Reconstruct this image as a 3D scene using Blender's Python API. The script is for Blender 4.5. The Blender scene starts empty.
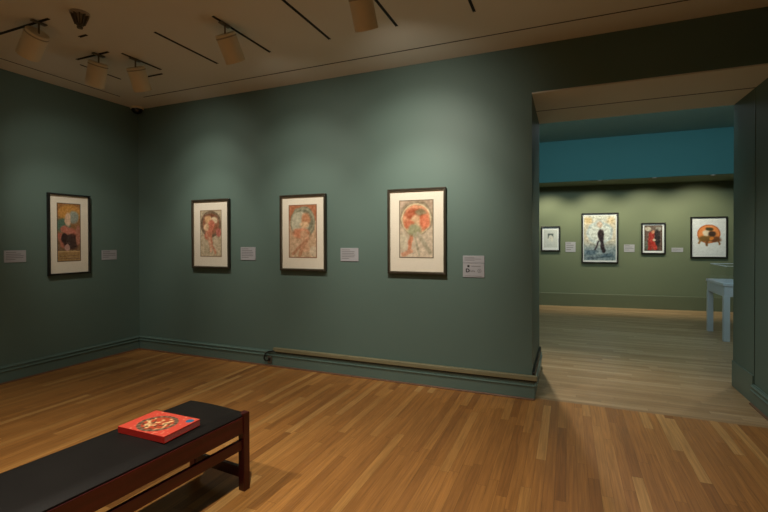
import bpy, bmesh, math, random
from mathutils import Vector, Matrix, noise
random.seed(7)
SC = bpy.context.scene
COL = SC.collection
H = 2.975          # ceiling of the near gallery
D = 3.902          # face of the long green wall
XL = -4.937        # face of the left wall
XR = 1.40          # face of the right wall and of the right jamb
JX = -0.277        # left jamb of the opening
JY = 4.95          # far end of the opening
SOF = 2.568        # soffit of the opening

# ------------------------------------------------------------ materials
def lin(c):
    return tuple(((v/255)/12.92 if v/255 <= .04045 else ((v/255+.055)/1.055)**2.4) for v in c)

def new_mat(name):
    m = bpy.data.materials.new(name); m.use_nodes = True
    nt = m.node_tree; b = nt.nodes['Principled BSDF']
    return m, nt, b

def paint(name, col, rough=.6, spec=.3, var=.06, scale=3., bump=0., bscale=80., metal=0.):
    """painted / plain surface with a faint large-scale mottling and optional bump"""
    m, nt, b = new_mat(name)
    N, L = nt.nodes, nt.links
    tc = N.new('ShaderNodeTexCoord')
    n = N.new('ShaderNodeTexNoise'); n.inputs['Scale'].default_value = scale; n.inputs['Detail'].default_value = 4
    L.new(tc.outputs['Object'], n.inputs['Vector'])
    r = N.new('ShaderNodeValToRGB')
    c = Vector(col)
    r.color_ramp.elements[0].position = .3; r.color_ramp.elements[1].position = .7
    r.color_ramp.elements[0].color = (*(c*(1-var)), 1); r.color_ramp.elements[1].color = (*(c*(1+var)), 1)
    L.new(n.outputs['Fac'], r.inputs['Fac']); L.new(r.outputs['Color'], b.inputs['Base Color'])
    b.inputs['Roughness'].default_value = rough
    b.inputs['Specular IOR Level'].default_value = spec
    b.inputs['Metallic'].default_value = metal
    if bump:
        n2 = N.new('ShaderNodeTexNoise'); n2.inputs['Scale'].default_value = bscale; n2.inputs['Detail'].default_value = 3
        L.new(tc.outputs['Object'], n2.inputs['Vector'])
        bp = N.new('ShaderNodeBump'); bp.inputs['Strength'].default_value = bump; bp.inputs['Distance'].default_value = .002
        L.new(n2.outputs['Fac'], bp.inputs['Height']); L.new(bp.outputs['Normal'], b.inputs['Normal'])
    return m

def plank_mat(name, axis, cols, width=.0572, length=.95, rough=.33, off=0.):
    """strip flooring: boards run along `axis` ('X' or 'Y'), each board its own tone, fine grain, dark joints"""
    m, nt, b = new_mat(name); N, L = nt.nodes, nt.links
    def math_(op, a, bb=None, c=None):
        n = N.new('ShaderNodeMath'); n.operation = op
        for i, v in enumerate((a, bb, c)):
            if v is None: continue
            if isinstance(v, (int, float)): n.inputs[i].default_value = v
            else: L.new(v, n.inputs[i])
        return n.outputs[0]
    tc = N.new('ShaderNodeTexCoord'); sp = N.new('ShaderNodeSeparateXYZ'); L.new(tc.outputs['Object'], sp.inputs[0])
    u, v = (sp.outputs['X'], sp.outputs['Y']) if axis == 'Y' else (sp.outputs['Y'], sp.outputs['X'])
    ru = math_('DIVIDE', math_('ADD', u, 50 + off), width); row = math_('FLOOR', ru); fu = math_('FRACT', ru)
    wn = N.new('ShaderNodeTexWhiteNoise'); wn.noise_dimensions = '1D'; L.new(row, wn.inputs['W'])
    rv = math_('DIVIDE', math_('ADD', v, math_('MULTIPLY_ADD', wn.outputs['Value'], 7.3, 50)), length)
    colm = math_('FLOOR', rv); fv = math_('FRACT', rv)
    cb = N.new('ShaderNodeCombineXYZ'); L.new(row, cb.inputs[0]); L.new(colm, cb.inputs[1])
    w2 = N.new('ShaderNodeTexWhiteNoise'); w2.noise_dimensions = '2D'; L.new(cb.outputs[0], w2.inputs['Vector'])
    ramp = N.new('ShaderNodeValToRGB'); el = ramp.color_ramp.elements
    for i, (p, c) in enumerate(cols):
        if i < 2: e = el[i]; e.position = p
        else: e = el.new(p)
        e.color = (*lin(c), 1)
    L.new(w2.outputs['Value'], ramp.inputs['Fac'])
    # grain
    gc = N.new('ShaderNodeCombineXYZ')
    L.new(math_('MULTIPLY', u, 60), gc.inputs[0]); L.new(math_('MULTIPLY', v, 2.2), gc.inputs[1])
    L.new(math_('MULTIPLY', w2.outputs['Value'], 31), gc.inputs[2])
    g = N.new('ShaderNodeTexNoise'); g.inputs['Scale'].default_value = 1.4; g.inputs['Detail'].default_value = 5; g.inputs['Distortion'].default_value = .6
    L.new(gc.outputs[0], g.inputs['Vector'])
    gr = N.new('ShaderNodeMapRange'); gr.inputs['From Min'].default_value = .3; gr.inputs['From Max'].default_value = .7
    gr.inputs['To Min'].default_value = .74; gr.inputs['To Max'].default_value = 1.18
    L.new(g.outputs['Fac'], gr.inputs['Value'])
    # joints
    eu = math_('MINIMUM', fu, math_('SUBTRACT', 1., fu)); ev = math_('MINIMUM', fv, math_('SUBTRACT', 1., fv))
    ju = math_('GREATER_THAN', eu, .014); jv = math_('GREATER_THAN', ev, .0012)
    jj = math_('MULTIPLY_ADD', math_('MULTIPLY', ju, jv), .45, .55)
    k = math_('MULTIPLY', gr.outputs[0], jj)
    mx = N.new('ShaderNodeVectorMath'); mx.operation = 'SCALE'; L.new(ramp.outputs['Color'], mx.inputs[0]); L.new(k, mx.inputs['Scale'])
    L.new(mx.outputs[0], b.inputs['Base Color'])
    rr = N.new('ShaderNodeMapRange'); rr.inputs['To Min'].default_value = rough-.05; rr.inputs['To Max'].default_value = rough+.08
    L.new(g.outputs['Fac'], rr.inputs['Value']); L.new(rr.outputs[0], b.inputs['Roughness'])
    b.inputs['Specular IOR Level'].default_value = .38
    bp = N.new('ShaderNodeBump'); bp.inputs['Strength'].default_value = .12; bp.inputs['Distance'].default_value = .002
    L.new(k, bp.inputs['Height']); L.new(bp.outputs['Normal'], b.inputs['Normal'])
    return m

def printed(name, rough=.6):
    m, nt, b = new_mat(name)
    a = nt.nodes.new('ShaderNodeVertexColor'); a.layer_name = 'ink'
    n = nt.nodes.new('ShaderNodeTexNoise'); n.inputs['Scale'].default_value = 400
    tc = nt.nodes.new('ShaderNodeTexCoord'); nt.links.new(tc.outputs['Object'], n.inputs['Vector'])
    mr = nt.nodes.new('ShaderNodeMapRange'); mr.inputs['To Min'].default_value = .93; mr.inputs['To Max'].default_value = 1.07
    nt.links.new(n.outputs['Fac'], mr.inputs['Value'])
    s = nt.nodes.new('ShaderNodeVectorMath'); s.operation = 'SCALE'
    nt.links.new(a.outputs['Color'], s.inputs[0]); nt.links.new(mr.outputs[0], s.inputs['Scale'])
    nt.links.new(s.outputs[0], b.inputs['Base Color'])
    b.inputs['Roughness'].default_value = rough; b.inputs['Specular IOR Level'].default_value = .25
    return m

def wood(name, c1, c2, rough=.35, axis=1):
    m, nt, b = new_mat(name); N, L = nt.nodes, nt.links
    tc = N.new('ShaderNodeTexCoord'); mp = N.new('ShaderNodeMapping')
    s = [45, 45, 45]; s[axis] = 3; mp.inputs['Scale'].default_value = s
    L.new(tc.outputs['Object'], mp.inputs[0])
    n = N.new('ShaderNodeTexNoise'); n.inputs['Scale'].default_value = 1; n.inputs['Detail'].default_value = 5
    L.new(mp.outputs[0], n.inputs['Vector'])
    r = N.new('ShaderNodeValToRGB'); r.color_ramp.elements[0].position = .32; r.color_ramp.elements[1].position = .7
    r.color_ramp.elements[0].color = (*c1, 1); r.color_ramp.elements[1].color = (*c2, 1)
    L.new(n.outputs['Fac'], r.inputs['Fac']); L.new(r.outputs['Color'], b.inputs['Base Color'])
    b.inputs['Roughness'].default_value = rough
    return m

def glass_mat(name, tint=(1, 1, 1), gloss=.05):
    m = bpy.data.materials.new(name); m.use_nodes = True; nt = m.node_tree; N, L = nt.nodes, nt.links
    N.remove(N['Principled BSDF'])
    t = N.new('ShaderNodeBsdfTransparent'); t.inputs['Color'].default_value = (*tint, 1)
    g = N.new('ShaderNodeBsdfGlossy'); g.inputs['Roughness'].default_value = .03
    mx = N.new('ShaderNodeMixShader'); mx.inputs[0].default_value = gloss; L.new(t.outputs[0], mx.inputs[1]); L.new(g.outputs[0], mx.inputs[2])
    L.new(mx.outputs[0], N['Material Output'].inputs['Surface'])
    return m

def emit_mat(name, col, s):
    m = bpy.data.materials.new(name); m.use_nodes = True; nt = m.node_tree
    nt.nodes.remove(nt.nodes['Principled BSDF'])
    e = nt.nodes.new('ShaderNodeEmission'); e.inputs['Color'].default_value = (*col, 1); e.inputs['Strength'].default_value = s
    nt.links.new(e.outputs[0], nt.nodes['Material Output'].inputs['Surface'])
    return m

GREEN = (.119, .186, .166)
M = dict(
    wall=paint('sage_green_paint', GREEN, .55, .35, .03, 1.3, .15, 220),
    base=paint('sage_green_gloss', (.118, .190, .172), .38, .5, .03, 2),
    farwall=paint('olive_green_paint', (.150, .186, .115), .6, .3, .03, 1.2),
    farbase=paint('olive_green_base_paint', (.13, .155, .095), .5, .3, .03, 1.2),
    teal=paint('teal_paint', (.052, .185, .195), .7, .2, .03, .8),
    tealdark=paint('dull_teal_paint', (.20, .34, .33), .8, .2, .03, .8),
    ceil=paint('warm_white_ceiling', (.69, .68, .62), .8, .2, .025, 1.0),
    slot=paint('black_track', (.012, .010, .008), .6, .3),
    shoe=paint('reddish_shoe_moulding', (.16, .085, .05), .5, .3),
    can=paint('cream_enamel', (.74, .66, .50), .45, .4, .03, 5),
    stem=paint('dull_steel', (.18, .15, .11), .4, .5, metal=.4),
    blackframe=wood('black_frame_wood', (.006, .005, .005), (.014, .012, .010), .35, 2),
    bronze=wood('bronze_frame_wood', (.028, .022, .014), (.06, .05, .034), .32, 2),
    bronzeliner=paint('bronze_bevel', (.14, .12, .085), .4, .5, metal=.3),
    mat_=paint('cream_mat_board', (.88, .83, .71), .85, .2, .015, 20),
    matw=paint('white_mat_board', (.74, .79, .80), .85, .2, .015, 20),
    lab=paint('grey_label_card', (.37, .38, .42), .7, .3, .02, 30),
    labd=paint('label_ink', (.19, .19, .195), .8, .2),
    ink=paint('black_label_ink', (.03, .03, .03), .8, .2),
    print_=printed('printed_paper', .6),
    cover=printed('laminated_book_cover', .33),
    leather=paint('black_leather', (.010, .0085, .0078), .52, .18, .12, 6, .25, 260),
    redwood=wood('dark_red_mahogany', (.030, .0027, .0025), (.062, .005, .004), .33, 1),
    redwoodz=wood('dark_red_mahogany_upright', (.030, .0027, .0025), (.062, .005, .004), .33, 2),
    redwoodx=wood('dark_red_mahogany_cross', (.030, .006, .005), (.055, .010, .007), .35, 0),
    red=paint('red_book_cloth', lin((170, 36, 28)), .35, .4, .03, 20),
    pages=paint('red_edged_pages', lin((165, 84, 80)), .8, .2, .2, 150),
    blue=paint('blue_sticker', lin((40, 110, 150)), .4, .4),
    rail=wood('olive_brown_rail', (.20, .19, .11), (.27, .25, .15), .5, 0),
    railshade=paint('shaded_rail_side', (.018, .018, .014), .5, .3),  # shade of the rail put into a near-black colour
    rubber=paint('black_rubber', (.008, .008, .008), .5, .4),
    case=paint('pale_blue_white_lacquer', (.60, .67, .73), .4, .4, .02, 3),
    caseglass=glass_mat('clear_acrylic', (.985, .995, 1.), .025),
    glaze=glass_mat('picture_glazing', (1, 1, 1), .02),
    band=paint('dull_cream_band', (.38, .33, .25), .5, .3),
    dome=paint('smoked_dome', (.004, .004, .004), .12, .6),
    grey=paint('mid_grey_metal', (.32, .28, .23), .45, .5),
    dgrey=paint('dark_grey_metal', (.10, .085, .065), .5, .4),
    lamp=emit_mat('warm_lamp_face', (1, .80, .55), .12),
    chrome=paint('white_trim_ring', (.32, .30, .25), .3, .5),
)
WOODCOLS = [(0, (146, 98, 50)), (.2, (162, 111, 57)), (.7, (174, 121, 63)), (.9, (183, 133, 73)), (1, (194, 148, 88))]
M['floor'] = plank_mat('oak_strip_floor', 'Y', WOODCOLS)
M['floor2'] = plank_mat('oak_strip_floor_across', 'X', [(0, (158, 128, 92)), (.4, (170, 141, 104)), (.75, (178, 150, 113)), (1, (192, 166, 130))], off=.02)

# ------------------------------------------------------------ mesh helpers
class MB:
    def __init__(s): s.bm = bmesh.new()
    def box(s, x0, x1, y0, y1, z0, z1, bev=0., seg=2):
        t = bmesh.new()
        bmesh.ops.create_cube(t, size=1)
        for v in t.verts:
            v.co = Vector((x0+(v.co.x+.5)*(x1-x0), y0+(v.co.y+.5)*(y1-y0), z0+(v.co.z+.5)*(z1-z0)))
        if bev: bmesh.ops.bevel(t, geom=t.edges[:], offset=bev, segments=seg, profile=.5, affect='EDGES')
        s.merge(t); return s
    def merge(s, t, mat=None):
        if mat is not None: bmesh.ops.transform(t, matrix=mat, verts=t.verts)
        me = bpy.data.meshes.new('t'); t.to_mesh(me); t.free(); s.bm.from_mesh(me); bpy.data.meshes.remove(me)
    def cyl(s, p0, p1, r0, r1=None, n=32, caps=True):
        p0, p1 = Vector(p0), Vector(p1); r1 = r0 if r1 is None else r1
        t = bmesh.new(); d = p1-p0
        bmesh.ops.create_cone(t, cap_ends=caps, segments=n, radius1=r0, radius2=r1, depth=d.length)
        s.merge(t, Matrix.Translation((p0+p1)/2) @ d.to_track_quat('Z', 'Y').to_matrix().to_4x4()); return s
    def lathe(s, prof, mat=None, n=40):
        t = bmesh.new(); rings = []
        for r, z in prof:
            rings.append([t.verts.new((r*math.cos(2*math.pi*i/n), r*math.sin(2*math.pi*i/n), z)) for i in range(n)])
        for a, b in zip(rings, rings[1:]):
            for i in range(n): t.faces.new((a[i], a[(i+1) % n], b[(i+1) % n], b[i]))
        bmesh.ops.remove_doubles(t, verts=t.verts, dist=1e-5)
        bmesh.ops.recalc_face_normals(t, faces=t.faces)
        s.merge(t, mat); return s
    def prism(s, prof, a, b, outv):
        """profile (out, z) swept from a to b (2-D floor points); outv = 2-D unit vector off the wall"""
        t = bmesh.new(); R = []
        for p in (a, b):
            R.append([t.verts.new((p[0]+outv[0]*o, p[1]+outv[1]*o, z)) for o, z in prof])
        n = len(prof)
        for i in range(n): t.faces.new((R[0][i], R[0][(i+1) % n], R[1][(i+1) % n], R[1][i]))
        t.faces.new(R[0]); t.faces.new(R[1][::-1])
        bmesh.ops.recalc_face_normals(t, faces=t.faces)
        s.merge(t); return s
    def tube(s, pts, r, n=10):
        t = bmesh.new(); rings = []
        P = [Vector(p) for p in pts]
        for i, p in enumerate(P):
            d = (P[min(i+1, len(P)-1)]-P[max(i-1, 0)]).normalized()
            q = d.to_track_quat('Z', 'Y')
            rings.append([t.verts.new(p+q @ Vector((r*math.cos(2*math.pi*k/n), r*math.sin(2*math.pi*k/n), 0))) for k in range(n)])
        for a, b in zip(rings, rings[1:]):
            for i in range(n): t.faces.new((a[i], a[(i+1) % n], b[(i+1) % n], b[i]))
        t.faces.new(rings[0][::-1]); t.faces.new(rings[-1])
        s.merge(t); return s
    def obj(s, name, mat, parent=None, smooth=False, origin=None):
        me = bpy.data.meshes.new(name)
        if origin is not None: bmesh.ops.translate(s.bm, vec=-Vector(origin), verts=s.bm.verts)
        if smooth:
            for f in s.bm.faces: f.smooth = True
            for e in s.bm.edges:
                if len(e.link_faces) == 2 and e.calc_face_angle(0) > .6: e.smooth = False
        s.bm.to_mesh(me); s.bm.free(); me.materials.append(mat)
        o = bpy.data.objects.new(name, me); COL.objects.link(o)
        if origin is not None: o.location = origin
        if parent is not None: o.parent = parent
        return o

def thing(name, label, cat, loc=(0, 0, 0), rz=0., group=None):
    o = bpy.data.objects.new(name, None); COL.objects.link(o); o.empty_display_size = .1
    o.location = loc; o.rotation_euler = (0, 0, rz); o['label'] = label; o['category'] = cat
    if group: o['group'] = group
    return o
def tag(o, label, cat, group=None):
    o['label'] = label; o['category'] = cat
    if group: o['group'] = group
    return o
def struct(name, mb, mat, **k):
    o = mb.obj(name, mat, **k); o['kind'] = 'structure'; return o

# ------------------------------------------------------------ room shell
YN, YS = 10.6, -4.2
# near gallery
struct('floor_near_gallery', MB().box(XL-.2, XR+.25, YS-.2, 3.93, -.1, 0), M['floor'])
struct('floor_far_gallery', MB().box(-4.2, 6.2, 3.93, YN, -.1, 0), M['floor2'])
struct('ceiling', MB().box(XL-.2, XR+.25, YS-.2, D, H, H+.12), M['ceil'])
w = MB().box(XL-.2, JX, D, JY, 0, H+.12).box(JX, XR, D, JY, SOF+.012, H+.12)
struct('wall_back', w, M['wall'])
struct('wall_left', MB().box(XL-.2, XL, YS-.2, D, 0, H), M['wall'])
struct('wall_right', MB().box(XR, XR+.25, YS-.2, JY, 0, H+.12), M['wall'])
struct('wall_front', MB().box(XL, XR, YS-.2, YS, 0, H), M['wall'])
# plaster soffit of the opening: two panels with a dark joint between
struct('trim_1', MB().box(JX, XR, D, 4.443, SOF, SOF+.012).box(JX, XR, 4.462, JY, SOF, SOF+.012), M['ceil'])
struct('trim_2', MB().box(JX, XR, 4.443, 4.462, SOF-.0006, SOF+.012), M['slot'])
# vertical joint of the right jamb
struct('trim_3', MB().box(XR-.004, XR, 4.446, 4.456, 0, SOF), M['base'])

BASEP = [(0, 0), (.022, 0), (.022, .108), (.032, .113), (.032, .120), (.020, .124), (.019, .142), (.028, .146), (.028, .152), (.012, .158), (.010, .165), (0, .165)]
SHOEP = [(0, 0), (.034, 0), (.034, .006), (.028, .013), (.022, .014), (0, .014)]
def skirting(side, a, b, out, mat=M['base'], shoe=True):
    o = struct('baseboard_'+side, MB().prism(BASEP, a, b, out), mat)
    if shoe:
        MB().prism(SHOEP, a, b, out).obj('shoe_moulding', M['shoe'], o)
skirting('back', (XL, D), (JX+.022, D), (0, -1))
skirting('left', (XL, YS), (XL, D-.03), (1, 0))
skirting('jamb', (JX, D-.02), (JX, JY), (1, 0), shoe=False)
skirting('right', (XR, YS), (XR, 4.45), (-1, 0))
struct('baseboard_right_jamb', MB().box(XR-.010, XR, 4.456, JY, 0, .235, .003), M['base'])
# perimeter reveal lines in the ceiling
struct('trim_4', MB().box(-4.44, 1.08, 3.576, 3.586, H-.002, H), M['slot'])
struct('trim_5', MB().box(-4.668, -4.658, -3.4, 3.46, H-.002, H), M['slot'])

# far gallery
fa = Vector((-.523, 9.567)); fb = Vector((2.804, 9.923)); ft = (fb-fa).normalized(); fn = Vector((ft.y, -ft.x))   # fn faces the camera
fang = math.atan2(ft.y, ft.x)
def fw(s, out=0.): p = fa+ft*s+fn*out; return (p.x, p.y)
o = MB().box(-4, 6, 0, .2, 0, 3.3).obj('wall_far', M['farwall']); o.location = (fa.x, fa.y, 0); o.rotation_euler = (0, 0, fang); o['kind'] = 'structure'
struct('baseboard_far', MB().prism([(0, 0), (.014, 0), (.014, .250), (.008, .262), (0, .262)], fw(-4), fw(6), (fn.x, fn.y)), M['farbase'])
struct('wall_far_gallery_left', MB().box(-4.2, -4., JY, YN, 0, 3.4), M['farwall'])
struct('wall_far_gallery_right', MB().box(6., 6.2, JY, YN, 0, 3.4), M['farwall'])
struct('wall_far_gallery_near', MB().box(XR+.25, 6., 4.75, JY, 0, 3.3), M['farwall'])
struct('ceiling_far_gallery', MB().box(-4.2, 6.2, JY, YN, 3.163, 3.3), M['tealdark'])
# dropped soffit along the far wall: teal upstand, olive underside
struct('wall_teal_upstand', MB().box(-4, 6, 8.80, 8.86, 2.408, 3.163), M['teal'])
struct('ceiling_far_soffit', MB().box(-4, 6, 8.86, YN, 2.408, 2.46), M['farwall'])

# ------------------------------------------------------------ light tracks, track spotlights
def track(p0, p1, name, label, group=None, w=.020):
    """shallow black U channel let into the ceiling"""
    x0, x1 = sorted((p0[0], p1[0])); y0, y1 = sorted((p0[1], p1[1]))
    c = ((x0+x1)/2, (y0+y1)/2, H)
    mb = MB()
    if x1-x0 > y1-y0:
        mb.box(x0, x1, y0-w/2, y0+w/2, H-.001, H+.002).box(x0, x1, y0-w/2, y0-w/2+.004, H-.004, H-.001).box(x0, x1, y0+w/2-.004, y0+w/2, H-.004, H-.001)
    else:
        mb.box(x0-w/2, x0+w/2, y0, y1, H-.001, H+.002).box(x0-w/2, x0-w/2+.004, y0, y1, H-.004, H-.001).box(x0+w/2-.004, x0+w/2, y0, y1, H-.004, H-.001)
    o = mb.obj(name, M['slot'], origin=c)
    return tag(o, label, 'light track', group)
G = 'black light tracks let into the ceiling'
track((-5.0+.7, 2.048), (-3.503, 2.048), 'light_track', 'black ceiling track at top left carrying the leftmost cylinder spotlight', G)
track((-3.595, 2.325), (-3.505, 2.325), 'light_track', 'very short black track dash in the ceiling below the finned ceiling detector', G)
track((-4.065, 2.605), (-3.649, 2.605), 'light_track', 'black track on near side of the ceiling square, carrying second spotlight from left', G)
track((-3.570, 2.67), (-3.570, 3.071), 'light_track', 'black track on right side of the ceiling square, carrying third spotlight from left', G)
track((-4.153, 2.692), (-4.153, 3.093), 'light_track', 'thin empty black track on left side of the ceiling square', G, .012)
track((-3.942, 3.150), (-3.648, 3.150), 'light_track', 'short empty black track on far side of the ceiling square', G)
track((-2.973, 2.50), (-2.973, 3.17), 'light_track', 'long empty black track between the ceiling square and the fourth spotlight', G)
track((-2.375, 2.487), (-2.375, 3.156), 'light_track', 'long black track carrying the fourth cylinder spotlight from the left', G)
track((-1.778, 2.35), (-1.778, 3.143), 'light_track', 'long empty black track between the fourth and fifth spotlights', G)
track((-1.200, 2.40), (-1.200, 3.15), 'light_track', 'black track running past the spotlight cut off by the top of the photo', G)
track((-.615, 2.5), (-.615, 3.166), 'light_track', 'rightmost black track, only its end showing at the top of the photo', G)

CW = (1., .90, .75)
def spot_lamp(name, loc, target, power, deg, blend=.8, col=CW, r=.03, parent=None):
    l = bpy.data.lights.new(name, 'SPOT'); l.energy = power; l.spot_size = math.radians(deg); l.spot_blend = blend; l.color = col; l.shadow_soft_size = r
    o = bpy.data.objects.new(name, l); COL.objects.link(o); o.location = loc
    o.rotation_euler = (Vector(target)-Vector(loc)).to_track_quat('-Z', 'Y').to_euler()
    return o

def spotlight(px, py, tdir, label, drop=.065, length=.205, rad=.076, shift=0.):
    """track head: stem, yoke disc, cream can open at the mouth, recessed lamp"""
    root = thing('track_spotlight', label, 'spotlight', (px, py, H), 0, 'cream cylinder spotlights on the ceiling tracks')
    d = Vector(tdir).normalized()
    MB().box(-.018, .018, -.05, .05, -.014, -.005, .002).cyl((0, 0, -.014), (0, 0, -drop-.03), .0065, n=12).obj('stem', M['stem'], root, True)
    top = Vector((0, 0, -drop-.01)) - Vector((d.x, d.y, 0))*shift
    q = d.to_track_quat('Z', 'Y').to_matrix().to_4x4()
    m = Matrix.Translation(top) @ q
    L_ = length
    MB().lathe([(0, 0), (rad*.94, 0), (rad, .006), (rad, L_), (rad-.004, L_), (rad-.004, L_*.45), (0, L_*.45)], m).obj('lamp_housing', M['can'], root, True)
    MB().lathe([(rad+.0005, .018), (rad+.002, .020), (rad+.002, .026), (rad+.0005, .028)], m).obj('rim_band', M['band'], root, True)
    MB().cyl(top+d*(L_*.46), top+d*(L_*.48), rad-.008).obj('lens', M['lamp'], root)
    return Vector((px, py, H))+top+d*(L_*.9), d

s1 = spotlight(-3.620, 2.048, (-.68, .04, -.72), 'leftmost cream cylinder spotlight on the ceiling, tilted towards the left wall', shift=-.02)
s2 = spotlight(-3.775, 2.605, (-.40, .10, -.90), 'second cream cylinder spotlight from the left, hanging nearly upright by the corner')
s3 = spotlight(-3.570, 2.800, (-.12, .46, -.88), 'third cream cylinder spotlight from the left, tilted towards the long wall')
s4 = spotlight(-2.375, 2.610, (0, .57, -.82), 'lone cream cylinder spotlight above the middle framed print, fourth from left')
s5 = spotlight(-1.200, 2.500, (-.02, .53, -.83), 'cream cylinder spotlight cut off by the top edge, rightmost of five', drop=.08)

# finned detector
root = thing('ceiling_detector', 'small dark finned ceiling detector with a knob, above the short track dash', 'detector', (-3.215, 2.085, H))
MB().lathe([(0, 0), (.062, 0), (.062, -.012), (.052, -.018), (0, -.018)]).obj('base_plate', M['grey'], root, True)
MB().lathe([(0, -.018), (.036, -.018), (.022, -.075), (0, -.075)]).obj('core', M['grey'], root, True)
fm = MB()
for k in range(10):
    a = 2*math.pi*k/10; ca, sa = math.cos(a), math.sin(a)
    t = bmesh.new()
    vs = [t.verts.new((r*ca+e*-sa, r*sa+e*ca, z)) for e in (-.004, .004) for r, z in ((.030, -.018), (.058, -.018), (.034, -.082), (.016, -.082))]
    for f in ((0, 1, 2, 3), (7, 6, 5, 4), (0, 4, 5, 1), (1, 5, 6, 2), (2, 6, 7, 3), (3, 7, 4, 0)): t.faces.new([vs[i] for i in f])
    bmesh.ops.recalc_face_normals(t, faces=t.faces); fm.merge(t)
fm.obj('fins', M['dgrey'], root)
MB().lathe([(0, -.075), (.012, -.078), (.012, -.094), (.020, -.100), (.018, -.110), (0, -.113)]).obj('knob', M['dgrey'], root, True)

# camera dome in the corner
root = thing('security_camera', 'small black dome camera on the ceiling in the corner of the room', 'camera', (-4.855, 3.825, H))
MB().lathe([(0, .002), (.075, .002), (.075, -.018), (.066, -.024), (0, -.024)]).obj('collar', M['can'], root, True)
MB().lathe([(.062, -.024)]+[(.062*math.cos(a), -.024-.056*math.sin(a)) for a in [i*math.pi/20 for i in range(1, 11)]]).obj('dome', M['dome'], root, True)

# ------------------------------------------------------------ framed prints
def sheet(name, w, h, fn_, parent, y, mat, nx=56, x0=0., z0=0.):
    """upright printed sheet in the local XZ plane, colours per grid point"""
    nz = max(8, int(nx*h/w)); me = bpy.data.meshes.new(name); vs = []; fs = []; cs = []
    for j in range(nz+1):
        for i in range(nx+1):
            u, v = i/nx, j/nz
            vs.append((x0+(u-.5)*w, y, z0+(v-.5)*h)); cs.append(fn_(u, v))
    for j in range(nz):
        for i in range(nx):
            a = j*(nx+1)+i; fs.append((a, a+1, a+nx+2, a+nx+1))
    me.from_pydata(vs, [], fs); me.materials.append(mat)
    ca = me.color_attributes.new('ink', 'FLOAT_COLOR', 'POINT')
    for k, c in enumerate(cs): ca.data[k].color = (*lin([max(0, min(255, x)) for x in c]), 1)
    o = bpy.data.objects.new(name, me); COL.objects.link(o); o.parent = parent
    return o

def mixc(a, b, t): t = max(0, min(1, t)); return tuple(x*(1-t)+y*t for x, y in zip(a, b))
def sm(e0, e1, x):
    t = max(0, min(1, (x-e0)/(e1-e0))); return t*t*(3-2*t)
def nz(u, v, s, seed=0): return noise.noise(Vector((u*s, v*s, seed*7.7)))
def comp(bg, items, asp, seed, grain=16, gscale=14, border=None, fade=0.):
    """plain composition: background plus soft discs, rings and bands. asp = h/w"""
    def f(u, v):
        vv = v*asp
        c = bg(u, v) if callable(bg) else bg
        wu = u+.035*nz(u, vv, 6, seed); wv = vv+.035*nz(u, vv, 6, seed+3)
        for it in items:
            k = it[0]
            if k == 'disc':
                _, cx, cy, rx, ry, col, soft = it
                d = math.hypot((wu-cx)/rx, (wv-cy*asp)/ry); c = mixc(col, c, sm(1-soft, 1+soft, d))
            elif k == 'ring':
                _, cx, cy, r, wd, col = it
                d = abs(math.hypot(u-cx, vv-cy*asp)-r)/wd; c = mixc(col, c, sm(.8, 1.2, d))
            elif k == 'band':
                _, x0, y0, x1, y1, wd, col = it
                ax, ay, bx, by = x0, y0*asp, x1, y1*asp; L2 = (bx-ax)**2+(by-ay)**2
                t = max(0, min(1, ((wu-ax)*(bx-ax)+(wv-ay)*(by-ay))/L2))
                d = math.hypot(wu-ax-t*(bx-ax), wv-ay-t*(by-ay))/wd; c = mixc(col, c, sm(.6, 1.3, d))
            elif k == 'rect':
                _, x0, x1, y0, y1, col = it
                if x0 <= u <= x1 and y0 <= v <= y1: c = col
        g = grain*(nz(u, vv, gscale, seed+5)+.7*nz(u, vv, gscale*2.3, seed+9))
        c = tuple(x+g*1.6 for x in c)
        if fade: c = mixc(c, (206, 190, 160), fade)
        if border and (u < border[0] or u > 1-border[0] or v < border[0]/asp or v > 1-border[0]/asp): c = border[1]
        return c
    return f

def framed(label, w, h, pr, fnart, loc, rz, fmat, matmat, fwid=.024, depth=.032, liner=None, group=None, nx=56, hung=.004):
    """local frame: x along wall, -y off the wall, z up; origin at the frame's bottom centre on the wall. pr = (x0,x1,z0,z1)"""
    root = thing('framed_print', label, 'picture', loc, rz, group)
    f = MB(); y0, y1 = -depth-hung, -hung
    X = w/2
    for (a, b, c, d) in ((-X, X, 0, fwid), (-X, X, h-fwid, h), (-X, -X+fwid, fwid, h-fwid), (X-fwid, X, fwid, h-fwid)):
        f.box(a, b, y0, y1, c, d, .003, 2)
    f.obj('frame', fmat, root)
    if liner:
        l = MB(); e = fwid; g = .006
        for (a, b, c, d) in ((-X+e, X-e, e, e+g), (-X+e, X-e, h-e-g, h-e), (-X+e, -X+e+g, e+g, h-e-g), (X-e-g, X-e, e+g, h-e-g)):
            l.box(a, b, y0+.006, y1-.01, c, d)
        l.obj('inner_bevel', liner, root)
    MB().box(-X+fwid, X-fwid, -hung-.012, -hung-.008, fwid, h-fwid).obj('mat_board', matmat, root)
    x0, x1, z0, z1 = pr
    sheet('print_sheet', x1-x0, z1-z0, fnart, root, -hung-.0135, M['print_'], nx, (x0+x1)/2, (z0+z1)/2)
    MB().box(-X+fwid, X-fwid, y0+.008, y0+.010, fwid, h-fwid).obj('glass', M['glaze'], root)
    return root

GA = 'framed colour prints in the near gallery'
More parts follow.
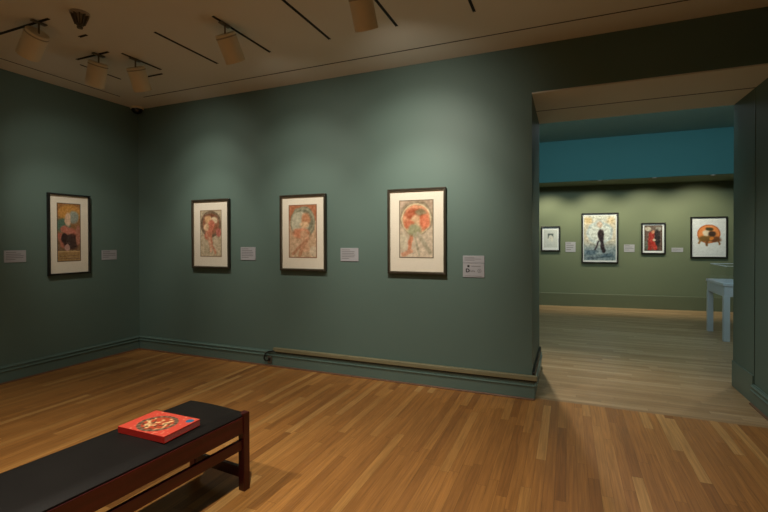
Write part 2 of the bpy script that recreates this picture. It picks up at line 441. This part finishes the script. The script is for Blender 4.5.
# left wall: orange disc above, pale and grey-green masses, pink swirl, dark brown pool, tan base
artL = comp(lambda u, v: mixc((120, 96, 72), (168, 120, 70), v), [
    ('disc', .55, .83, .52, .36, (205, 150, 75), .15), ('disc', .25, .62, .30, .30, (88, 118, 100), .25), ('disc', .70, .76, .22, .28, (150, 160, 150), .25),
    ('disc', .45, .72, .13, .30, (222, 190, 160), .2), ('band', .30, .55, .80, .48, .16, (196, 120, 100)), ('band', .12, .45, .25, .28, .12, (186, 112, 92)),
    ('disc', .60, .34, .34, .34, (62, 42, 38), .2), ('disc', .32, .40, .16, .22, (58, 40, 36), .2), ('disc', .42, .24, .10, .16, (190, 150, 140), .2),
    ('disc', .88, .45, .10, .45, (176, 120, 100), .2), ('rect', 0, 1, 0, .165, (170, 136, 88)), ('band', .05, .17, .95, .17, .025, (205, 172, 120)),
    ('band', .08, .10, .92, .10, .012, (120, 92, 58)), ('band', .08, .05, .92, .05, .012, (120, 92, 58))], .623/.244, 1, 15, border=(.03, (70, 58, 46)))
framed('black-framed tall print with brown pool and orange disc, on the left wall', .432, .856, (-.125, .118, .139, .759), artL,
       (XL, 3.060, .989), math.pi/2, M['blackframe'], M['mat_'], .018, .034, group=GA)
# three prints of a set
art1 = comp(lambda u, v: mixc((206, 190, 162), (190, 176, 150), v), [
    ('disc', .5, .70, .42, .42, (150, 92, 66), .08), ('ring', .5, .70, .43, .05, (112, 92, 74)), ('disc', .5, .86, .32, .10, (118, 68, 48), .3),
    ('disc', .38, .80, .16, .14, (226, 180, 130), .3), ('disc', .66, .78, .15, .12, (232, 212, 178), .3), ('band', .55, .70, .35, .45, .15, (204, 110, 86)),
    ('band', .40, .62, .50, .30, .10, (206, 124, 96)), ('band', .30, .50, .72, .08, .05, (206, 140, 112)), ('disc', .86, .52, .13, .16, (186, 100, 90), .3),
    ('band', .45, .40, .50, .12, .05, (220, 170, 140)), ('disc', .30, .64, .12, .14, (226, 190, 152), .3)], .535/.318, 11, 24, 11, fade=.16, border=(.025, (150, 128, 100)))
framed('bronze-framed print with rust disc and swirl, leftmost on the long wall', .548, .786, (-.157, .159, .131, .663), art1,
       (-3.760, D, 1.030), 0, M['bronze'], M['mat_'], .017, .034, M['bronzeliner'], group=GA)
art2 = comp(lambda u, v: mixc((214, 184, 152), (196, 150, 116), v), [
    ('rect', 0, 1, .70, 1, (176, 104, 70)), ('disc', .5, .66, .44, .50, (118, 120, 100), .06), ('ring', .5, .68, .40, .03, (150, 150, 126)),
    ('disc', .42, .66, .32, .34, (196, 194, 172), .08), ('disc', .62, .72, .16, .20, (196, 134, 96), .3), ('disc', .56, .62, .16, .10, (232, 194, 152), .3),
    ('disc', .45, .46, .30, .16, (216, 136, 100), .3), ('band', .55, .44, .60, .18, .14, (216, 168, 134)), ('band', .68, .35, .15, .08, .05, (190, 132, 100)),
    ('band', .60, .30, .40, .06, .06, (196, 138, 104)), ('disc', .88, .12, .14, .16, (222, 204, 178), .3)], .553/.342, 12, 22, 11, fade=.16, border=(.03, (150, 110, 84)))
framed('bronze-framed print with rust corners and grey disc, middle of the long wall', .552, .788, (-.174, .167, .133, .684), art2,
       (-2.526, D, 1.030), 0, M['bronze'], M['mat_'], .017, .034, M['bronzeliner'], group=GA)
art3 = comp(lambda u, v: mixc((222, 206, 184), (180, 162, 140), v), [
    ('rect', 0, 1, .86, 1, (184, 160, 140)), ('disc', .5, .69, .48, .48, (146, 132, 110), .05), ('disc', .5, .67, .40, .40, (226, 152, 112), .05), ('ring', .5, .67, .415, .02, (216, 196, 158)),
    ('disc', .44, .76, .26, .16, (180, 84, 52), .3), ('disc', .62, .78, .15, .10, (132, 116, 84), .4), ('disc', .48, .64, .16, .14, (232, 190, 150), .3),
    ('band', .40, .60, .30, .12, .06, (206, 128, 94)), ('disc', .74, .62, .14, .20, (226, 120, 84), .3), ('disc', .30, .58, .16, .12, (206, 110, 76), .3),
    ('disc', .46, .48, .20, .18, (160, 164, 128), .3), ('band', .55, .42, .90, .10, .05, (180, 172, 150)), ('band', .45, .40, .58, .05, .03, (176, 168, 146)),
    ('band', .35, .12, .12, .06, .06, (220, 160, 130)), ('disc', .12, .28, .10, .24, (222, 214, 190), .3)], .542/.337, 13, 20, 11, fade=.18, border=(.02, (128, 116, 96)))
framed('bronze-framed print with large peach-orange disc, rightmost on the long wall', .566, .793, (-.170, .165, .148, .687), art3,
       (-1.293, D, 1.030), 0, M['bronze'], M['mat_'], .017, .034, M['bronzeliner'], group=GA)

GF = 'black-framed prints in the far gallery'
def fframe(label, s0, s1, z0, z1, pr, art, nx=40, matm='matw', fwid=.024):
    sc = (s0+s1)/2; p = fw(sc)
    return framed(label, s1-s0, z1-z0, pr, art, (p[0], p[1], z0), fang, M['blackframe'], M[matm], fwid, .036, group=GF, nx=nx)
aF1 = comp((196, 204, 202), [('rect', .30, .72, .52, .80, (92, 104, 104)), ('disc', .42, .48, .08, .18, (205, 208, 200), .3), ('disc', .62, .50, .08, .2, (215, 216, 206), .3), ('disc', .5, .62, .10, .12, (205, 206, 200), .3),
    ('band', .25, .15, .75, .15, .01, (160, 168, 168))], 1.25, 21, 5)
fframe('smallest black-framed print in the far gallery, grey on white, beside opening', .02, .383, 1.104, 1.610, (-.125, .125, .075, .43), aF1, 30)
aF2 = comp(lambda u, v: mixc((120, 138, 146), (196, 190, 172), sm(.2, .5, v)), [
    ('rect', 0, 1, .88, 1, (196, 200, 192)), ('disc', .5, .62, .42, .42, (178, 192, 194), .08), ('disc', .5, .62, .33, .33, (198, 206, 202), .1), ('disc', .5, .80, .09, .10, (196, 176, 158), .4),
    ('disc', .14, .90, .12, .12, (202, 182, 140), .5), ('disc', .86, .90, .12, .12, (196, 180, 148), .5), ('disc', .54, .56, .10, .22, (46, 34, 36), .25), ('band', .56, .50, .62, .20, .06, (40, 30, 38)),
    ('band', .46, .42, .34, .24, .03, (70, 62, 72)), ('disc', .2, .18, .2, .08, (86, 108, 124), .5), ('disc', .75, .10, .22, .07, (70, 92, 108), .5), ('disc', .3, .06, .25, .05, (80, 96, 108), .5)],
    .88/.54, 22, 26, 13)
fframe('large black-framed poster with pale disc and dark column, biggest in far gallery', .783, 1.441, .872, 1.862, (-.285, .285, .055, .935), aF2, 56)
aF3 = comp(lambda u, v: mixc((92, 70, 62), (104, 92, 84), v), [
    ('disc', .2, .86, .18, .12, (176, 170, 156), .4), ('disc', .8, .86, .18, .12, (150, 150, 142), .4), ('disc', .72, .5, .16, .52, (44, 38, 40), .3), ('band', .42, .66, .30, .1, .16, (150, 50, 42)),
    ('band', .45, .4, .60, .1, .12, (172, 56, 46)), ('disc', .48, .74, .09, .09, (196, 140, 110), .3), ('disc', .55, .42, .1, .06, (214, 196, 176), .3), ('disc', .12, .2, .1, .3, (96, 100, 90), .3)],
    .47/.31, 23, 18, 12, border=(.04, (60, 46, 42)))
fframe('black-framed dark red print, third from the left in the far gallery', 1.840, 2.252, 1.057, 1.655, (-.152, .152, .062, .55), aF3, 40)
aF4 = comp((214, 222, 226), [('disc', .5, .60, .33, .32, (226, 142, 82), .05), ('ring', .5, .60, .33, .02, (190, 110, 62)), ('disc', .42, .62, .12, .12, (226, 214, 190), .3), ('disc', .52, .74, .12, .06, (70, 66, 40), .3),
    ('disc', .60, .60, .12, .12, (66, 48, 38), .3), ('disc', .42, .46, .22, .11, (120, 92, 48), .3), ('disc', .72, .44, .16, .10, (112, 70, 42), .3), ('band', .26, .42, .20, .33, .03, (150, 110, 60)), ('band', .45, .42, .44, .28, .04, (120, 80, 46)),
    ('band', .78, .40, .82, .30, .03, (130, 88, 50)), ('disc', .58, .47, .07, .06, (210, 130, 60), .3)], .68/.52, 24, 6)
fframe('squarish black-framed print with orange disc on white, rightmost in far gallery', 2.660, 3.248, .988, 1.755, (-.265, .265, .055, .71), aF4, 56)

# ------------------------------------------------------------ wall labels
GL = 'grey text labels on the walls'
def label_card(text, w, h, loc, rz, lines=5, head=True, logo=False, seed=1):
    root = thing('wall_label', text, 'label', loc, rz, GL)
    MB().box(-w/2, w/2, -.006, 0, -h/2, h/2, .001, 1).obj('card', M['lab'], root)
    rnd = random.Random(seed); L_ = MB(); y = -.0066
    if not logo:
        z = h/2-.016; step = (h-.03)/lines
        for k in range(lines):
            ww = (w-.03)*(.55 if (head and k == 0) else rnd.uniform(.8, 1.))
            if k == lines-1: ww *= .6
            L_.box(-w/2+.014, -w/2+.014+ww, y, -.0058, z-step*.32, z); z -= step
        L_.obj('printed_text', M['labd'], root)
    else:
        L_.box(-w*.10, w*.34, y, -.0058, h*.27, h*.31).box(-w*.42, w*.40, y, -.0058, -h*.42, -h*.39)
        for k in range(4): L_.box(-w*.20+k*.014, -w*.20+k*.014+.009, y, -.0058, -h*.12, -h*(.02 if k % 2 else -.02))
        L_.obj('printed_text', M['labd'], root)
        MB().box(-w*.29, -w*.19, y, -.0058, h*.22, h*.36).obj('logo_square', M['ink'], root)
        cu = bpy.data.curves.new('letter', 'FONT'); cu.body = 'D'; cu.size = .045; cu.extrude = .0004; cu.offset = .0018
        tmp = bpy.data.objects.new('letter_curve', cu); COL.objects.link(tmp); bpy.context.view_layer.update()
        lm = bpy.data.meshes.new_from_object(tmp); bpy.data.objects.remove(tmp); lm.name = 'letter'; lm.materials.clear(); lm.materials.append(M['ink'])
        t = bpy.data.objects.new('letter', lm); COL.objects.link(t); t.parent = root; t.location = (-w*.37, -.0064, -h*.14); t.rotation_euler = (math.pi/2, 0, 0)
        m = Matrix.Translation((w*.27, -.0064, -h*.03)) @ Matrix.Rotation(math.pi/2, 4, 'X')
        MB().lathe([(.013, 0), (.017, 0), (.017, .0006), (.013, .0006), (.013, 0)], m, 24).lathe([(0, 0), (.006, 0), (.006, .0006), (0, .0006)], m, 16).obj('round_emblem', M['labd'], root)
    return root
label_card('wider dim grey label left of the black-framed print on the left wall', .183, .116, (XL, 2.563, 1.199), math.pi/2, 5, seed=1)
label_card('dim grey label right of the black-framed print, near the room corner', .182, .112, (XL, 3.511, 1.182), math.pi/2, 4, seed=2)
label_card('grey label between the leftmost and middle prints of the long wall', .202, .142, (-3.243, D, 1.201), 0, 6, seed=3)
label_card('grey label between the middle and rightmost prints of the long wall', .198, .131, (-1.995, D, 1.202), 0, 6, seed=4)
label_card('shallow grey label stacked directly above the plaque with the big D', .190, .064, (-.767, D, 1.173), 0, 3, seed=5)
label_card('grey plaque with black D and round emblem, below the shallow label', .189, .124, (-.767, D, 1.076), 0, logo=True)
for i, (a, b, c, d, t) in enumerate([(.486, .673, 1.089, 1.290, 'squarish pale label right of smallest print in the far gallery'), (1.546, 1.729, 1.094, 1.239, 'pale label between the large poster and the dark red print'),
                                  (2.356, 2.546, 1.098, 1.177, 'low narrow pale label left of the orange disc print')]):
    p = fw((a+b)/2); label_card(t, b-a, d-c, (p[0], p[1], (c+d)/2), fang, 4, seed=7+i)

# ------------------------------------------------------------ rail above the baseboard, with its cable
root = thing('wall_rail', 'long olive-brown rail running just above the baseboard of the long wall', 'rail', (-2.89, D, .19))
def loc_(mb): return mb
r = MB().box(-2.895, JX+.045, D-.042, D-.002, .164, .204, .006, 2); r.obj('rail_bar', M['rail'], root).matrix_parent_inverse = Matrix.Translation((2.89, -D, -.19))
r = MB().box(-2.86, JX+.040, D-.036, D, .154, .164); r.obj('rail_under_shadow', M['railshade'], root).matrix_parent_inverse = Matrix.Translation((2.89, -D, -.19))  # dark strip standing in for the shadow beneath the rail
r = MB().box(JX+.001, JX+.022, D-.002, JY-.05, .165, .222, .004, 2); r.obj('rail_return', M['railshade'], root).matrix_parent_inverse = Matrix.Translation((2.89, -D, -.19))  # rail turning the corner, its shadow side darkened in the colour
pts = []
ctrl = [(-2.86, D-.03, .172), (-2.90, D-.045, .168), (-2.955, D-.05, .155), (-2.985, D-.052, .125), (-3.00, D-.05, .085), (-2.985, D-.045, .060), (-2.955, D-.04, .066), (-2.935, D-.036, .085)]
def catmull(P, n=8):
    P = [Vector(p) for p in P]; Q = [P[0]]+P+[P[-1]]; out = []
    for i in range(1, len(Q)-2):
        for k in range(n):
            t = k/n; a, b, c, d = Q[i-1:i+3]
            out.append(.5*((2*b)+(c-a)*t+(2*a-5*b+4*c-d)*t*t+(3*b-a-3*c+d)*t**3))
    out.append(P[-1]); return out
c = MB().tube(catmull(ctrl), .0075).obj('cable', M['rubber'], None, True)
tag(c, 'short black cable looping from the left end of the rail', 'cable')
root = thing('power_outlet', 'small dark outlet on the baseboard under the rail end', 'outlet', (-2.945, D-.022, .075))
MB().box(-.022, .030, -.012, 0, -.045, .035, .003).obj('cover_plate', M['dgrey'], root)
MB().box(-.008, .016, -.024, -.012, -.012, .016, .003).obj('plug', M['rubber'], root)

# ------------------------------------------------------------ bench
bx0, bx1, by0, by1 = -.428, 0., -1.86, .036
ba = math.radians(-4.6); bc = Matrix.Rotation(ba, 3, 'Z') @ Vector(((bx0+bx1)/2, (by0+by1)/2, 0))+Vector((-1.598, 1.886, 0))
root = thing('gallery_bench', 'long low bench with black leather pad and dark red wooden frame', 'bench', bc, ba)
inv = Matrix.Translation((-(bx0+bx1)/2, -(by0+by1)/2, 0))
def bp(mb, name, mat, smooth=False):
    o = mb.obj(name, mat, root, smooth); o.matrix_parent_inverse = inv; return o
# pad: soft slab with crowned top
t = bmesh.new(); nxp, nyp = 16, 44; P = {}
px0, px1, py0, py1 = bx0, bx1-.012, by0-.004, by1-.008
for j in range(nyp+1):
    for i in range(nxp+1):
        u, v = i/nxp, j/nyp; e = min(u, 1-u)*(px1-px0); g = min(v, 1-v)*(py1-py0)
        du = 1-max(0, 1-e/.035)**2; dv = 1-max(0, 1-g/.035)**2
        P[i, j] = t.verts.new((px0+u*(px1-px0), py0+v*(py1-py0), .409+.020*math.sqrt(max(0, du))*math.sqrt(max(0, dv))+.006*math.sin(math.pi*u)))
for j in range(nyp):
    for i in range(nxp): t.faces.new((P[i, j], P[i+1, j], P[i+1, j+1], P[i, j+1]))
loop = [P[i, 0] for i in range(nxp+1)]+[P[nxp, j] for j in range(1, nyp+1)]+[P[i, nyp] for i in range(nxp-1, -1, -1)]+[P[0, j] for j in range(nyp-1, 0, -1)]
low = [t.verts.new((v.co.x, v.co.y, .401)) for v in loop]
n = len(loop)
for i in range(n): t.faces.new((loop[i], low[i], low[(i+1) % n], loop[(i+1) % n]))
t.faces.new(low[::-1]); bmesh.ops.recalc_face_normals(t, faces=t.faces)
mb = MB(); mb.merge(t); bp(mb, 'seat_pad', M['leather'], True)
lw = .042
for (x, y) in ((bx1-lw, by1-lw), (bx0, by1-lw), (bx1-lw, by0), (bx0, by0)):
    zt = .420 if x > -.2 else .405
    bp(MB().box(x, x+lw, y, y+lw, 0, zt if (y > -1) else .405, .003), 'leg', M['redwoodz'])
bp(MB().box(bx1-.040, bx1-.006, by0+lw, by1-lw, .314, .401, .002), 'side_rail', M['redwood'])
bp(MB().box(bx0+.008, bx0+.040, by0+lw, by1-lw, .314, .401, .002), 'side_rail', M['redwood'])
bp(MB().box(bx0+lw, bx1-lw, by1-.038, by1-.008, .314, .401, .002), 'end_rail', M['redwoodx'])
bp(MB().box(bx0+lw, bx1-lw, by0+.008, by0+.038, .314, .401, .002), 'end_rail', M['redwoodx'])
bp(MB().box(bx1-.036, bx1-.012, by0+lw, by1-lw, .224, .276, .002), 'stretcher', M['redwood'])
bp(MB().box(bx0+lw, bx1-lw, by1-.036, by1-.012, .066, .122, .002), 'cross_bar', M['redwoodx'])
bp(MB().box(bx0+lw, bx1-lw, by0+.012, by0+.036, .066, .122, .002), 'cross_bar', M['redwoodx'])

# ------------------------------------------------------------ book
BZ = .4362
root = thing('book', 'red hardcover book with floral wreath cover lying on the black bench', 'book', (-1.824, 1.546, BZ), math.radians(0))
W2, H2, T = .150, .106, .030
MB().box(-W2, W2, -H2, H2, 0, .003, .0008, 1).obj('back_cover', M['red'], root)
MB().box(-W2, W2, -H2, H2, T-.003, T, .0008, 1).obj('front_cover', M['red'], root)
MB().box(-W2, W2, -H2, -H2+.003, .003, T-.003).obj('spine', M['red'], root)
MB().box(-W2+.001, W2-.001, -H2+.003, H2-.002, .003, T-.003).obj('page_block', M['pages'], root)
def coverart(u, v):
    x, y = (u-.5)*.30, (v-.5)*.212
    c = (208, 78, 62)
    r = math.hypot((x+.002)/1.12, y+.010)
    if r < .088: c = mixc((88, 66, 54), (132, 108, 84), .5+.5*math.sin(math.atan2(y, x)*17)) if r > .070 else c
    if r <= .070:
        g = nz(x, y, 45, 2); h_ = nz(x, y, 60, 9)
        c = mixc((178, 74, 48), (232, 196, 140), sm(-.15, .35, g)); c = mixc(c, (96, 66, 50), sm(.12, .4, h_))
    k = nz(x, y, 70, 5)
    if r > .09 and k > .42 and x > -.11: c = mixc(c, (232, 150, 120), .6)
    return c
nxg, nyg = 90, 64; vs, fs, cs = [], [], []
for j in range(nyg+1):
    for i in range(nxg+1):
        vs.append(((i/nxg-.5)*.298, (j/nyg-.5)*.210, T+.0004)); cs.append(coverart(i/nxg, j/nyg))
for j in range(nyg):
    for i in range(nxg):
        a = j*(nxg+1)+i; fs.append((a, a+1, a+nxg+2, a+nxg+1))
me = bpy.data.meshes.new('cover_print'); me.from_pydata(vs, [], fs); me.materials.append(M['cover'])
ca = me.color_attributes.new('ink', 'FLOAT_COLOR', 'POINT')
for k, c_ in enumerate(cs): ca.data[k].color = (*lin(c_), 1)
o = bpy.data.objects.new('cover_print', me); COL.objects.link(o); o.parent = root; o['label'] = 'printed wreath in brown and cream'
o = MB().lathe([(0, T+.0004), (.019, T+.0004), (.019, T+.0012), (0, T+.0012)], Matrix.Translation((.120, .070, 0)), 28).obj('sticker', M['blue'], root); o['label'] = 'round blue sticker'

# ------------------------------------------------------------ display case in the far gallery
cx0, cx1, cy0, cy1 = 1.886, 3.10, 7.02, 7.80
root = thing('display_case', 'pale table display case with a clear top, half hidden behind the right jamb', 'display case', ((cx0+cx1)/2, (cy0+cy1)/2, 0))
inv = Matrix.Translation((-(cx0+cx1)/2, -(cy0+cy1)/2, 0))
def cp(mb, name, mat):
    o = mb.obj(name, mat, root); o.matrix_parent_inverse = inv; return o
l = .068
for x in (cx0, cx1-l):
    for y in (cy0, cy1-l): cp(MB().box(x, x+l, y, y+l, 0, .60, .003), 'leg', M['case'])
cp(MB().box(cx0+.004, cx1-.004, cy0+.004, cy1-.004, .60, .725, .002), 'apron', M['case'])
cp(MB().box(cx0-.008, cx1+.008, cy0-.008, cy1+.008, .725, .765, .004), 'deck', M['case'])
cp(MB().box(cx0+.006, cx1-.006, cy0+.006, cy1-.006, .588, .60), 'lower_rim', M['case'])
gb = MB(); g0, g1, h0, h1 = cx0+.035, cx1-.035, cy0+.035, cy1-.035
gb.box(g0, g1, h0, h0+.006, .765, .985).box(g0, g1, h1-.006, h1, .765, .985).box(g0, g0+.006, h0+.006, h1-.006, .765, .985).box(g1-.006, g1, h0+.006, h1-.006, .765, .985).box(g0, g1, h0, h1, .985, .991)
cp(gb, 'glass_hood', M['caseglass'])
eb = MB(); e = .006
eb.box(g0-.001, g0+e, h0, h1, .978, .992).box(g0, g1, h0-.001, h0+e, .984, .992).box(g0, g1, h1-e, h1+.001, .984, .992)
cp(eb, 'hood_edge_highlight', M['matw'])  # pale edge strips, the lid's reflected highlight put into their colour

# recessed lamps under the soffit of the far gallery
FX = [-.32, .536, 1.387, 2.224]
for k, x in enumerate(FX):
    lab = ['recessed soffit lamp of the far gallery hidden left of the opening', 'tiny recessed lamp at the teal edge above the large poster', 'tiny recessed lamp at the teal edge above the dark red print', 'tiny recessed lamp at the teal edge nearest the right jamb'][k]
    if k == 0: continue
    root = thing('recessed_lamp', lab, 'lamp', (x, 8.84, 2.408), 0, 'recessed lamps under the teal band')
    MB().lathe([(.026, 0), (.036, 0), (.036, -.012), (.030, -.016), (.026, -.012), (.026, 0)], n=24).obj('trim_ring', M['chrome'], root, True)
    MB().lathe([(0, -.004), (.025, -.004), (.025, -.006), (0, -.006)], n=24).obj('lens', M['lamp'], root)

# ------------------------------------------------------------ lights
def wallwash(s, target, power, deg, blend=.9): return spot_lamp('spot_beam', s[0], target, power, deg, blend)
def beam(s, x, wall, spread, hi, mid, low):
    """one fixture's beam: a broad spill, a middle field and the hot core on the print"""
    at = (lambda z: (XL, x, z)) if wall == 'left' else (lambda z: (x, D, z))
    wallwash(s, at(2.35), hi, spread+22, 1.); wallwash(s, at(1.8), mid, spread, 1.); wallwash(s, at(1.25), low, spread-14, 1.)
beam(s1, 3.22, 'left', 64, 4, 18, 46)
wallwash(s2, (XL, 3.40, 1.50), 2, 110)
beam(s3, -3.78, 'back', 74, 10, 26, 46)
beam(s4, -2.54, 'back', 76, 11, 30, 54)
beam(s5, -1.27, 'back', 80, 30, 56, 88)
# ceiling spots of the room outside the picture, washing the floor and the unseen walls
spot_lamp('floor_spot', (-2.7, .6, 2.85), (-2.6, .8, 0), 185, 128, 1.)
spot_lamp('floor_spot', (-1.0, 1.1, 2.85), (-1.05, 1.6, 0), 215, 100, 1.)
spot_lamp('floor_spot', (-3.6, -1.6, 2.85), (-4.9, -1.6, 1.5), 160, 120, 1.)
spot_lamp('floor_spot', (-1.6, -2.8, 2.85), (-1.6, -4.2, 1.5), 120, 120, 1.)
# far gallery
for x in FX:
    spot_lamp('soffit_beam', (x, 8.88, 2.385), (x, 9.6+.1*x, 1.3), 52, 100, .8, (1., .88, .64), .02)
spot_lamp('ceiling_spot', (-.41, 5.57, 3.14), (-.15, 3.5, 0), 190, 86, .9, (.98, .92, .80), .02)
spot_lamp('ceiling_spot', (1.80, 5.57, 3.14), (.7, 4.0, 0), 44, 100, .9, (.98, .92, .80), .03)
def area(name, loc, sx, sy, power, col, rot=(0, 0, 0)):
    l = bpy.data.lights.new(name, 'AREA'); l.shape = 'RECTANGLE'; l.size = sx; l.size_y = sy; l.energy = power; l.color = col
    o = bpy.data.objects.new(name, l); COL.objects.link(o); o.location = loc; o.rotation_euler = rot; return o
area('laylight', (1.2, 7.2, 3.15), 4.5, 1.4, 9, (.80, .92, 1.))
area('upstand_fill', (.8, 5.0, 2.95), 4.0, .3, 44, (.74, .94, 1.), (math.radians(95), 0, 0))  # added unseen fill lamp, lifts the teal upstand and far ceiling

w = bpy.data.worlds.new('World'); SC.world = w; w.use_nodes = True
w.node_tree.nodes['Background'].inputs['Color'].default_value = (.5, .55, .6, 1)
w.node_tree.nodes['Background'].inputs['Strength'].default_value = .01

# ------------------------------------------------------------ camera
yaw, pitch, roll, F, CY = -.39473, -.0088628, -.0032272, 440.787, 243.508
cyw, syw, cpt, spt = math.cos(yaw), math.sin(yaw), math.cos(pitch), math.sin(pitch)
fwd = Vector((syw*cpt, cyw*cpt, spt)); right = Vector((cyw, -syw, 0)); up = right.cross(fwd)
r2 = right*math.cos(roll)+up*math.sin(roll); u2 = -right*math.sin(roll)+up*math.cos(roll)
mat = Matrix((r2, u2, -fwd)).transposed().to_4x4(); mat.translation = Vector((0, 0, 1.35))
cd = bpy.data.cameras.new('camera'); cam = bpy.data.objects.new('camera', cd); COL.objects.link(cam)
cam.matrix_world = mat; cd.sensor_width = 36; cd.lens = F*36/768; cd.shift_y = (CY-256)/768; cd.clip_start = .05
SC.camera = cam
SC.view_settings.view_transform = 'Standard'; SC.view_settings.look = 'None'; SC.view_settings.gamma = 1
SC.view_settings.use_curve_mapping = False; SC.view_settings.exposure = 0.
